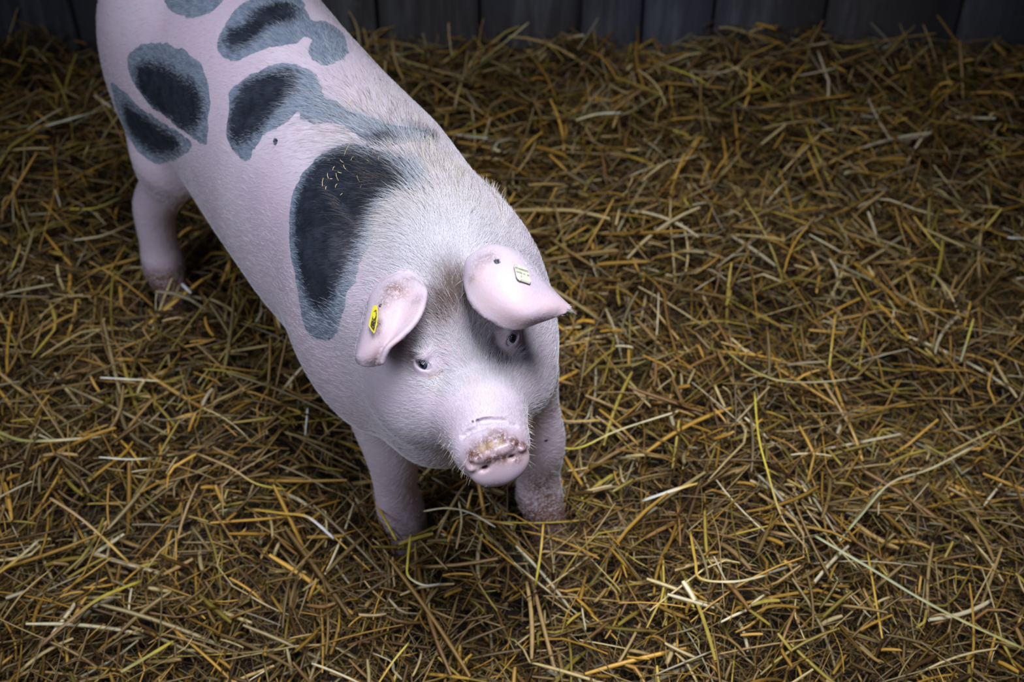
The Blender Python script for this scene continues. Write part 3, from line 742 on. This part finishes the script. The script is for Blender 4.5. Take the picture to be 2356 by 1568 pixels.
def plate(name, outline, P0, n, th, mat, parent, grow=1.0):
    W_ = np.array([on_plane(x, y, P0, n) for x, y in outline]); c = W_.mean(0); W_ = c + (W_ - c) * grow
    k = len(W_); V = [L(p) for p in W_] + [L(c + (p - c) * 0.94 + n * th * 0.25) for p in W_ + n * th * 0.75] + [L(p - n * th * 0.2) for p in W_]
    Fc = [tuple(range(k, 2 * k)), tuple(range(3 * k - 1, 2 * k - 1, -1))]
    for i in range(k):
        j = (i + 1) % k; Fc.append((i, j, k + j, k + i)); Fc.append((2 * k + i, 2 * k + j, j, i))
    me = py_mesh(name, V, Fc, mat, smooth=False); return me
P0, n0 = plane_of([(1184, 609), (1216, 622), (1190, 642)], 0.0035)
ol = [(1184.0, 608.3), (1187, 607.8), (1206, 615), (1210, 617), (1213, 622), (1221, 646), (1221.5, 651), (1219, 652.6), (1196, 645), (1191, 641), (1188, 635), (1182.8, 611)]
t1 = link(bpy.data.objects.new('ear_tag', plate('ear_tag', ol, P0, n0, 0.0016, tagw.m, pig)), pig); t1['label'] = 'pale square tag with worn printed numbers in the pig\'s left ear'
tb = link(bpy.data.objects.new('tag_back', plate('tag_back', ol, P0 - n0 * 0.0012, n0, 0.0008, tagb.m, pig, 1.01)), t1)
pin = P0 - n0 * 0.004
# the print on the tag
e1 = on_plane(1213, 620.5, P0, n0) - on_plane(1185, 611, P0, n0); e1 /= np.linalg.norm(e1); e2 = np.cross(n0, e1)
def tag_text(txt, px, py, size, name='tag_number'):
    cu = bpy.data.curves.new(name, 'FONT'); cu.body = txt; cu.size = size; cu.extrude = 0.00008; cu.materials.append(tagi.m); cu.space_character = 0.95
    o = link(bpy.data.objects.new(name, cu), t1)
    M = np.eye(4); R = np.stack([RP @ e1, RP @ e2, RP @ n0], 1); M[:3, :3] = R; M[:3, 3] = L(on_plane(px, py, P0 + n0 * 0.0018, n0))
    bpy.context.view_layer.update()
    tm = bpy.data.meshes.new_from_object(o.evaluated_get(bpy.context.evaluated_depsgraph_get())); tm.name = name
    sc.collection.objects.unlink(o); bpy.data.objects.remove(o)
    o = link(bpy.data.objects.new(name, tm), t1); o.matrix_local = Matrix(M.tolist())
tag_text('S7A0S0292', 1186.0, 616.5, 0.0036); tag_text('NON  61  30', 1188.5, 625.5, 0.0030); tag_text('1', 1198, 637, 0.004)
P1, n1 = plane_of([(862, 706), (870, 735), (852, 745)], 0.004)
n1 = n1 + 0.0
sqz = lambda pts: [(859.5 + (x - 859.5) * 0.80, y) for x, y in pts]
yl = [(864.5, 702.3), (867.5, 701.8), (870.5, 706), (871.2, 716), (871, 732), (868, 748), (862.5, 764), (860.5, 766.5), (857.5, 765), (848.2, 752.5), (848, 746), (853, 730), (857.5, 712), (861, 704.5)]
t2 = link(bpy.data.objects.new('ear_tag', plate('ear_tag', sqz(yl), P1, n1, 0.0018, tagy.m, pig)), pig); t2['label'] = 'yellow framed grimy tag in the pig\'s right ear'
il = [(865, 712), (868, 713), (868.6, 722), (867.5, 736), (864, 750), (860.8, 761), (858.5, 760), (850.5, 750), (852, 743), (856.5, 728), (860.5, 716)]
link(bpy.data.objects.new('tag_face', plate('tag_face', sqz(il), P1 + n1 * 0.0018, n1, 0.0003, tagd.m, pig)), t2)
ov = [(862 + 3.6 * math.cos(a) + 1.5 * math.sin(a) * -1, 725 + 8.5 * math.sin(a)) for a in np.linspace(0, 2 * math.pi, 18, endpoint=False)]
link(bpy.data.objects.new('tag_boss', plate('tag_boss', sqz(ov), P1 + n1 * 0.0020, n1, 0.0006, tagy.m, pig)), t2)

# ------------------------------------------------------------------ bristles
def hair_mat(name, rough=0.35):
    m = NT(name); m.p('Base Color', m.attr('tint', 'Color')); m.p('Roughness', rough); m.p('Specular IOR Level', 0.5)
    return m.m
HM_ = hair_mat('bristle')
def add_hair(name, P, rad, col, parent):
    """P: n x k x 3 points in the pig's frame"""
    n, k, _ = P.shape
    hc = bpy.data.hair_curves.new(name); hc.add_curves([k] * n)
    hc.points.foreach_set('position', np.ascontiguousarray(P.reshape(-1), np.float32))
    ra = hc.attributes.get('radius') or hc.attributes.new('radius', 'FLOAT', 'POINT')
    ra.data.foreach_set('value', np.ascontiguousarray(rad.reshape(-1), np.float32))
    ca = hc.attributes.new('tint', 'FLOAT_COLOR', 'CURVE'); d = np.ones((n, 4), np.float32); d[:, :3] = col
    ca.data.foreach_set('color', d.ravel())
    hc.materials.append(HM_)
    return link(bpy.data.objects.new(name, hc), parent)
def sample_skin(n, wfun, seed):
    r = np.random.default_rng(seed)
    ctr = PV[tri].mean(1); nl = np.cross(PV[tri[:, 1]] - PV[tri[:, 0]], PV[tri[:, 2]] - PV[tri[:, 0]]); nl /= np.linalg.norm(nl, axis=1, keepdims=True) + 1e-12
    wt = farea * wfun(ctr, nl); cdf = np.cumsum(wt); cdf /= cdf[-1]
    ti = np.searchsorted(cdf, r.random(n)); u = r.random((n, 2)); f = u.sum(1) > 1; u[f] = 1 - u[f]
    T = PV[tri[ti]]; p = T[:, 0] + (T[:, 1] - T[:, 0]) * u[:, :1] + (T[:, 2] - T[:, 0]) * u[:, 1:]
    nn = (RP @ PN[tri[ti, 0]].T).T
    return r, p, nn, tri[ti, 0]
view_l = RP @ (EYE_CAM - F)
def coat():
    def wf(c, nl):
        v = view_l - c; v /= np.linalg.norm(v, axis=1, keepdims=True)
        fac = (nl * v).sum(1)
        wt = np.where(fac > -0.15, 1.0, 0.12)
        h = (c - HO) @ HM.T
        wt *= np.where(h[:, 0] > -0.08, 2.2, 1.0) * np.where(h[:, 0] > 0.160, 0.05, 1.0)
        top = sstep(nl[:, 2], 0.55, 0.95); wt *= 1 + 2.5 * top * sstep(c[:, 0], -0.40, -0.05)
        wt *= np.where(c[:, 2] < 0.03, 0.1, 1)
        return wt
    n = 4000 if QUICK == '1' else 120000
    r, p, nn, vi = sample_skin(n, wf, 21)
    h = (p - HO) @ HM.T; headf = sstep(h[:, 0], -0.10, -0.02)
    back = np.array([-1.0, 0, -0.25]); fl = np.tile(back, (n, 1))
    fl[:, 1] += np.tanh((p[:, 1] - np.interp(p[:, 0], [-0.85, -0.3, 0.1], [0.05, -0.014, -0.09])) / 0.04) * 0.45
    hd = HM.T @ np.array([-1.0, 0, -0.15]); hs = HM.T @ np.array([0, 1.0, 0])
    hf_ = hd[None, :] + hs[None, :] * (h[:, 1:2] * 4)
    fl = fl * (1 - headf[:, None]) + hf_ * headf[:, None]
    fl += r.normal(0, 0.22, (n, 3)) + 0.35 * (np.stack([vnoise(p[:, 0] * 40 + 50, p[:, 1] * 40 + 60, s_) for s_ in (61, 62, 63)], 1) - 0.5)
    fl -= nn * (fl * nn).sum(1, keepdims=True); fl /= np.linalg.norm(fl, axis=1, keepdims=True)
    top = sstep(nn[:, 2], 0.45, 0.95) * (1 - headf)
    fwd = sstep(p[:, 0], -0.45, -0.02)
    ln = 0.008 + 0.014 * top * fwd + 0.006 * headf * sstep(nn[:, 2], 0.3, 0.9) * (h[:, 0] < 0.09)
    ln *= np.where(h[:, 0] > 0.10, 0.6, 1.0)
    ln += 0.004 * fore[vi]; poll = np.exp(-(((h[:, 0] + 0.045) / 0.035)**2 + (h[:, 1] / 0.05)**2)) * (nn[:, 2] > 0.1); ln += 0.010 * poll
    ne = near_ear[vi] > 0; ln = np.where(ne, 0.0035, ln)
    ln *= r.uniform(0.6, 1.25, n)
    lift = (0.16 + 0.22 * top * fwd + 0.15 * r.random(n)) * np.where(ne, 0.6, 1)
    t = np.array([0, 0.35, 0.7, 1.0])[None, :, None]
    P = p[:, None] + fl[:, None] * (ln[:, None, None] * t) + nn[:, None] * (ln * lift)[:, None, None] * (t * (1.15 - 0.45 * t)) + np.array([0, 0, -1.0])[None, None] * (ln * 0.10)[:, None, None] * t**2
    fo = fore[vi]; rr = r.uniform(0.00006, 0.00012, n) * (1 + 0.35 * top * fwd + 0.5 * fo) * np.where(ne, 0.7, 1)
    rad = rr[:, None] * np.array([1.0, 0.9, 0.65, 0.2])[None]
    sp_ = sstep(spot[vi] + r.normal(0, 0.002, n), -0.001, 0.002); cr_ = sstep(core[vi] + r.normal(0, 0.005, n), -0.004, 0.006) * sp_
    white = np.array([0.73, 0.71, 0.75]); blond = np.array([0.68, 0.56, 0.43])
    c = white[None] + (blond - white)[None] * (r.random(n)[:, None] * (0.25 + 0.6 * (top * fwd)[:, None]))
    g = np.array([0.44, 0.50, 0.56]); c = c + (g - c) * (sp_ * 0.75)[:, None]
    k_ = np.array([0.018, 0.022, 0.032]); c = c + (k_ - c) * cr_[:, None]
    b_ = brown[vi]; bb = np.array([0.14, 0.08, 0.05]); c = c + (bb - c) * np.clip(b_ * 1.1, 0, 0.9)[:, None] * (r.random(n) < 0.9)[:, None]
    dk = (r.random(n) < 0.22 * np.exp(-(((p[:, 0] + 0.10) / 0.16)**2)) * top**2); c[dk] = (0.17, 0.14, 0.12)
    keep = ~((h[:, 0] > 0.155) & (r.random(n) < 0.9)) & ~(ne & (r.random(n) < 0.5))
    for ec, _, _ in EYES.values(): keep &= np.linalg.norm(p - ec, axis=1) > 0.0165
    o = add_hair('bristle_coat', P[keep], rad[keep], np.clip(c[keep], 0, 1), pig); o['kind'] = 'stuff'; o['label'] = 'short pale bristles, black over the patches'
coat()
def lashes():
    r = np.random.default_rng(5); Ps = []
    for s, (c_, f_, sl_) in EYES.items():
        up = np.cross(f_, sl_) ; up = up if up[2] > 0 else -up
        for i in range(17):
            a = (i / 16 - 0.5) * 1.5
            b = c_ + EYE_R * 1.10 * (math.cos(0.52) * (f_ * math.cos(a) + sl_ * math.sin(a)) + math.sin(0.52) * up)
            d = f_ * 0.85 + sl_ * (a * 0.5 + r.normal(0, 0.08)) - up * 0.35 + r.normal(0, 0.05, 3)
            ln = r.uniform(0.006, 0.0085)
            Ps.append([b + d * ln * t - up * ln * 0.35 * t * t for t in (0, 0.35, 0.7, 1.0)])
    P = np.array(Ps); rad = np.tile(np.array([0.00016, 0.00015, 0.0001, 0.00003]), (len(P), 1))
    o = add_hair('eyelashes', P, rad, np.tile([0.9, 0.88, 0.9], (len(P), 1)), pig); o['label'] = 'pale straight eyelashes'
lashes()
def whiskers():
    r = np.random.default_rng(9)
    def wf(c, nl):
        h = (c - HO) @ HM.T
        return ((h[:, 0] > 0.105) & (h[:, 0] < 0.165) & (h[:, 2] < 0.03) & ((h[:, 2] < -0.008) | (np.abs(h[:, 1]) > 0.03)) & (nl @ (HM.T @ np.array([0, 0, 1.0])) < 0.35)).astype(float)
    n = 170; _, p, nn, vi = sample_skin(n, wf, 33)
    ln = r.uniform(0.004, 0.011, n); d = nn + r.normal(0, 0.35, (n, 3)) + (HM.T @ np.array([0.5, 0, -0.3]))[None]; d /= np.linalg.norm(d, axis=1, keepdims=True)
    t = np.array([0, 0.35, 0.7, 1.0])[None, :, None]
    P = p[:, None] + d[:, None] * ln[:, None, None] * t + np.array([0, 0, -1.0]) * (ln * 0.25)[:, None, None] * t * t
    o = add_hair('whiskers', P, np.tile([0.00014, 0.00012, 0.00008, 0.00003], (n, 1)), np.tile([0.80, 0.70, 0.50], (n, 1)), pig); o['kind'] = 'stuff'; o['label'] = 'blond whiskers along the muzzle and jaw'
    # tuft at the tip of the left ear
    tip = L(ear_left_rows[-1][2]); prev = L(ear_left_rows[-2][2]); ax = tip - prev; ax /= np.linalg.norm(ax)
    n = 60; p = tip + r.normal(0, 0.0022, (n, 3)) - ax * r.uniform(0, 0.010, n)[:, None]; d = ax + r.normal(0, 0.30, (n, 3)); ln = r.uniform(0.005, 0.013, n)
    P = p[:, None] + d[:, None] * ln[:, None, None] * t + np.array([0, 0, -1.0]) * (ln * 0.3)[:, None, None] * t * t
    o = add_hair('ear_tuft', P, np.tile([0.00013, 0.00012, 0.00008, 0.00003], (n, 1)), np.tile([0.85, 0.78, 0.66], (n, 1)), pig); o['kind'] = 'stuff'
whiskers()
#@@STALKS
# ================================================================== SINGLE STALKS THAT STAND OUT
def tube_stalk(name, pts, wd, col, flat=0.5, tipcol=None, seed=0, mat=None):
    r = np.random.default_rng(seed); pts = np.array(pts)
    n = max(6, 5 * (len(pts) - 1) + 1)
    C = catmull(pts, n) if len(pts) > 2 else np.array([pts[0] + (pts[1] - pts[0]) * t + np.array([0, 0, -0.003]) * 4 * (t - 0.5)**2 for t in np.linspace(0, 1, n)])
    org = C.mean(0); ring = 8; V = []; K = []
    for i, p in enumerate(C):
        d = C[min(i + 1, n - 1)] - C[max(i - 1, 0)]; d /= np.linalg.norm(d)
        s = np.cross(d, [0, 0, 1.0]); s /= np.linalg.norm(s) + 1e-9; u = np.cross(s, d)
        f = 1.0 + 0.10 * math.sin(i * 1.7 + seed)
        if i in (0, n - 1): f *= 0.8
        tt = i / (n - 1); c = np.array(col)
        if tipcol is not None: c = c + (np.array(tipcol) - c) * min(max((tt - 0.45) / 0.3, 0), 1)
        for k in range(ring):
            a = 2 * math.pi * k / ring; V.append(p - org + s * math.cos(a) * wd * 0.5 * f + u * math.sin(a) * wd * 0.5 * flat * f); K.append(c)
    Q = [(i * ring + k, i * ring + (k + 1) % ring, (i + 1) * ring + (k + 1) % ring, (i + 1) * ring + k) for i in range(n - 1) for k in range(ring)]
    Q += [tuple(range(ring - 1, -1, -1)), tuple(range((n - 1) * ring, n * ring))]
    me = py_mesh(name, V, Q, mat or STRAW); col_attr(me, 'tint', np.array(K))
    o = link(bpy.data.objects.new(name, me)); o.location = org; return o
GOLD = (0.58, 0.36, 0.06); PALE = (0.74, 0.64, 0.36); CREAM = (0.80, 0.77, 0.60); YEL = (0.64, 0.52, 0.07); OLIVE = (0.42, 0.38, 0.12); TAN = (0.50, 0.33, 0.15); GREEN = (0.42, 0.42, 0.22); BROWNC = (0.34, 0.20, 0.08); WHITE = (0.82, 0.80, 0.78)
ST = [  # picture points with height above the straw (cm), width mm, colour, end colour, label
 ([(98, 292, 1), (180, 268, 2), (268, 245, 1)], 7.5, CREAM, OLIVE, 'thick cream straw left of the pig\'s hind leg, shining in the light'),
 ([(1105, 142, 2), (1160, 98, 5), (1216, 52, 9)], 6, OLIVE, PALE, 'long yellow straw sticking up slantwise before the dark wall'),
 ([(1325, 276, 1), (1375, 262, 2.2), (1430, 259, 1)], 8.5, PALE, CREAM, 'broad flat pale straw lying level, upper middle of the bed'),
 ([(1528, 150, 1), (1600, 178, 3), (1640, 205, 2.5), (1662, 232, 1)], 6, YEL, OLIVE, 'arched yellow blade near the wall, right of centre'),
 ([(1590, 182, 1), (1645, 170, 2), (1702, 154, 3)], 4.5, TAN, PALE, 'straight tan straw crossing behind the arched yellow blade'),
 ([(1042, 308, 1.5), (1085, 314, 1.8), (1122, 318, 1.2)], 5.5, WHITE, CREAM, 'short white straw stub beside the pig\'s back'),
 ([(1062, 300, 1), (1085, 282, 2), (1128, 280, 1)], 4, YEL, OLIVE, 'small yellow blade bent over the white stub beside the pig\'s back'),
 ([(2102, 497, 1.5), (2135, 540, 1.8), (2166, 576, 1)], 6, GOLD, YEL, 'stout golden straw pointing down right in the dim right side'),
 ([(2240, 733, 2.5), (2226, 780, 1.8), (2210, 832, 1)], 5, YEL, GREEN, 'yellow-green upright straw above the hollow at right'),
 ([(1668, 805, 1), (1730, 850, 2.5), (1800, 876, 3), (1890, 878, 2.5), (1985, 868, 1)], 5, OLIVE, PALE, 'long sagging olive straw curving across the mound right of the pig'),
 ([(1265, 1024, 1), (1330, 1030, 2), (1420, 990, 3), (1560, 945, 2)], 4.5, YEL, PALE, 'long yellow straw reaching right from the pig\'s far front leg'),
 ([(1736, 900, 3), (1745, 1000, 3), (1765, 1080, 3), (1800, 1190, 2), (1858, 1262, 1)], 4.5, YEL, TAN, 'long yellow straw running down the middle of the right-hand bed'),
 ([(2240, 1026, 2.5), (2140, 1078, 3), (2050, 1110, 2.5), (1985, 1180, 2.5), (1930, 1245, 1)], 5, PALE, GREEN, 'pale split straw slanting down left on the right-hand bed'),
 ([(2352, 960, 2), (2260, 1002, 2.5), (2180, 1042, 1.5)], 4.5, OLIVE, GOLD, 'olive straw slanting in from the right edge'),
 ([(1875, 1232, 1.5), (2000, 1305, 3), (2110, 1372, 3), (2220, 1430, 3), (2356, 1492, 2)], 6.5, GREEN, OLIVE, 'longest grey-green straw running to the lower right corner'),
 ([(1588, 1222, 1.5), (1600, 1290, 2.5), (1612, 1330, 2.8), (1690, 1337, 2.5), (1765, 1322, 1)], 5.5, GOLD, PALE, 'sharply bent golden straw shaped like an L, lower right of centre'),
 ([(1996, 1270, 1.5), (2010, 1350, 2.5), (2030, 1468, 1.5)], 4.5, GOLD, GOLD, 'straight deep yellow straw pointing down near the lower right'),
 ([(1476, 1152, 1), (1540, 1130, 2.5), (1616, 1106, 1.5)], 8, CREAM, GOLD, 'thick pale orange straw wedge right of the pig\'s snout'),
 ([(578, 1170, 1), (650, 1180, 2.5), (702, 1186, 3), (735, 1208, 2.5), (768, 1238, 1)], 6.5, GOLD, WHITE, 'golden straw with a bent white end, left of the near front leg'),
 ([(115, 1145, 1.5), (170, 1180, 2.5), (225, 1225, 2.5), (295, 1292, 1)], 6, TAN, GOLD, 'long tan straw slanting down in the lower left'),
 ([(-10, 1322, 2), (40, 1285, 2.5), (90, 1241, 1.5)], 7, GOLD, PALE, 'stubby golden straw coming in from the left edge'),
 ([(88, 1488, 1), (150, 1435, 2.5), (230, 1375, 3), (325, 1335, 1.5)], 8, BROWNC, YEL, 'fat curved yellow-brown straw in the lower left corner'),
 ([(228, 1051, 1.5), (310, 1056, 2.5), (400, 1045, 1.5)], 4, CREAM, OLIVE, 'slender lemon straw lying level left of the front leg'),
 ([(708, 938, 3), (705, 970, 2.4), (702, 1002, 1.2)], 4.2, WHITE, CREAM, 'short whitish straw standing upright beside the pig\'s shoulder'),
 ([(452, 1042, 1.5), (530, 1075, 2.5), (590, 1112, 2.5), (660, 1126, 1)], 5, TAN, YEL, 'wavy orange straw between the left side and the front leg'),
 ([(-10, 990, 1), (50, 1012, 2), (130, 1012, 2.5), (232, 1004, 1)], 8, OLIVE, PALE, 'broad drooping pale straw at the left edge'),
 ([(230, 868, 1.5), (300, 872, 2.2), (372, 876, 1.2)], 5, CREAM, PALE, 'pale yellow straw lying level below the hind leg'),
 ([(278, 1545, 1.5), (335, 1512, 2.5), (398, 1474, 1.5)], 7.5, OLIVE, YEL, 'thick yellow-green straw at the bottom left'),
 ([(862, 1150, 3), (885, 1192, 3.2), (912, 1242, 1.5)], 6, GOLD, YEL, 'golden blade leaning on the pig\'s near front foot'),
 ([(945, 1228, 3), (938, 1290, 3), (940, 1325, 2.8), (975, 1345, 2.5), (1015, 1342, 1.5)], 5, YEL, CREAM, 'bright hooked straw just below the near front foot'),
 ([(1056, 1152, 2), (1062, 1200, 2.8), (1050, 1262, 2)], 4.5, PALE, TAN, 'pale straw hanging down below the pig\'s chin'),
 ([(975, 1175, 2), (1030, 1168, 3.2), (1085, 1180, 3), (1140, 1212, 1.5)], 4.5, PALE, CREAM, 'pale straw crossing level below the pig\'s chin'),
 ([(1075, 1170, 2), (1082, 1140, 3.2), (1088, 1125, 3.6)], 5, GOLD, TAN, 'short golden straw standing under the pig\'s snout'),
 ([(1250, 1205, 2.5), (1244, 1270, 2.5), (1232, 1345, 1.5)], 5, GOLD, YEL, 'golden straw hanging down below the far front foot'),
 ([(940, 1478, 2), (905, 1520, 2.5), (868, 1575, 1.5)], 4.5, YEL, GOLD, 'bright yellow straw running off the bottom edge'),
 ([(418, 652, 2.2), (428, 662, 2.4), (440, 674, 1.6)], 8, WHITE, WHITE, 'tiny white straw stub at the foot of the hind leg'),
 ([(2318, 546, 2), (2335, 547, 2.2), (2362, 548, 1.5)], 6, WHITE, CREAM, 'white straw stub at the right edge of the view'),
 ([(1922, 722, 3), (1914, 790, 2.4), (1906, 862, 1)], 4.8, GOLD, YEL, 'golden straw pointing straight away from the viewer, right of centre'),
 ([(1858, 345, 3), (1880, 400, 2.5), (1912, 478, 1)], 5, GOLD, BROWNC, 'brown-gold straw in the dim upper right'),
 ([(2052, 668, 1), (2120, 706, 2.2), (2195, 748, 1)], 3, PALE, TAN, 'thin straight pale straw slanting across the right side'),
 ([(1888, 868, 2), (1930, 935, 3), (1965, 1000, 2.5), (1985, 1060, 1)], 6, TAN, GOLD, 'wide tan straw falling from the end of the sagging olive one'),
 ([(1265, 962, 1), (1310, 968, 2.2), (1380, 966, 1.5)], 5, TAN, GOLD, 'short tan straw poking out behind the pig\'s cheek'),
 ([(1170, 560, 1), (1230, 530, 1), (1320, 505, 2), (1448, 405, 1)], 3.0, OLIVE, TAN, 'thin olive straw slanting up behind the pig\'s shoulder'),
 ([(845, 100, 3), (905, 100, 3.5), (945, 103, 3), (975, 122, 1.5)], 5, BROWNC, OLIVE, 'brown bent straw against the wall behind the pig\'s back'),
 ([(1032, 52, 8), (1034, 90, 5), (1040, 130, 2)], 5, TAN, OLIVE, 'upright tan straw leaning on the wall behind the pig'),
 ([(40, 150, 2), (70, 108, 4), (108, 142, 2)], 7, OLIVE, TAN, 'bent blurred straw by the wall in the upper left'),
 ([(160, 480, 1), (220, 478, 2), (282, 452, 1.5)], 6.5, YEL, OLIVE, 'yellow straw beside the hind leg, pointing at it'),
 ([(170, 552, 1), (240, 540, 2), (320, 505, 2)], 6.5, PALE, TAN, 'light tan straw below the yellow one beside the hind leg'),
]
def build_single():
    for i, (pp, wd, c, c2, lab) in enumerate(ST):
        W_ = []
        for x, y, hc_ in pp:
            q = PH(x, y, 0.0)
            for _ in range(4):
                hh = float(hf(np.array(q[0]), np.array(min(q[1], WALL_Y)))) + hc_ * 0.01 + 0.007
                q = PH(x, y, hh)
            if q[1] > WALL_Y - 0.012: q = EYE_CAM + (q - EYE_CAM) * ((WALL_Y - 0.012) / q[1])
            W_.append(q)
        o = tube_stalk('straw_stalk', W_, wd * 0.00072, c, 0.45, c2, seed=i)
        tag(o, lab, 'straw', 'single straw stalks lying on the bedding')
if QUICK != '1': build_single()
# flecks of straw on the pig's back
def build_flecks():
    r = np.random.default_rng(77)
    spots_ = [(757, 405, 60, 9), (770, 388, 20, 6), (778, 408, 70, 14), (784, 398, 110, 9), (788, 372, 95, 8), (795, 386, 80, 10), (800, 345, 30, 20), (826, 412, 75, 12), (776, 428, 10, 6), (805, 238, 60, 14), (752, 434, 50, 5),
              (833, 430, 20, 4), (788, 448, 160, 5), (764, 412, 120, 5), (745, 420, 45, 12), (860, 352, 30, 6), (848, 372, 100, 6), (812, 366, 20, 7), (872, 366, 60, 6)]
    first = None
    for i, (x, y, a, l) in enumerate(spots_):
        h = cast(x, y)
        if h is None: continue
        nrm = h[1] if h[1][2] > 0 else -h[1]
        if first is None:
            pts = [np.array([-0.5, 0, 0]), np.array([0, 0.04, 0.06]), np.array([0.5, 0, 0])]
            o = tube_stalk('straw_fleck', [p * 0.01 for p in pts], 0.0009, (0.72, 0.55, 0.24), 0.5, seed=3); first = o
        else: o = first.copy(); sc.collection.objects.link(o)
        o.scale = (l * 0.0009 / 0.01, 1, 1)
        e = Vector(nrm); M = e.to_track_quat('Z', 'X').to_matrix().to_4x4(); M = M @ Matrix.Rotation(math.radians(a), 4, 'Z')
        o.rotation_mode = 'QUATERNION'; o.rotation_quaternion = M.to_quaternion(); o.location = h[0] + nrm * 0.0022
        tag(o, 'small pale straw fleck caught in the bristles of the pig\'s back', 'straw', 'straw flecks on the pig\'s back')
if QUICK != '1': build_flecks()
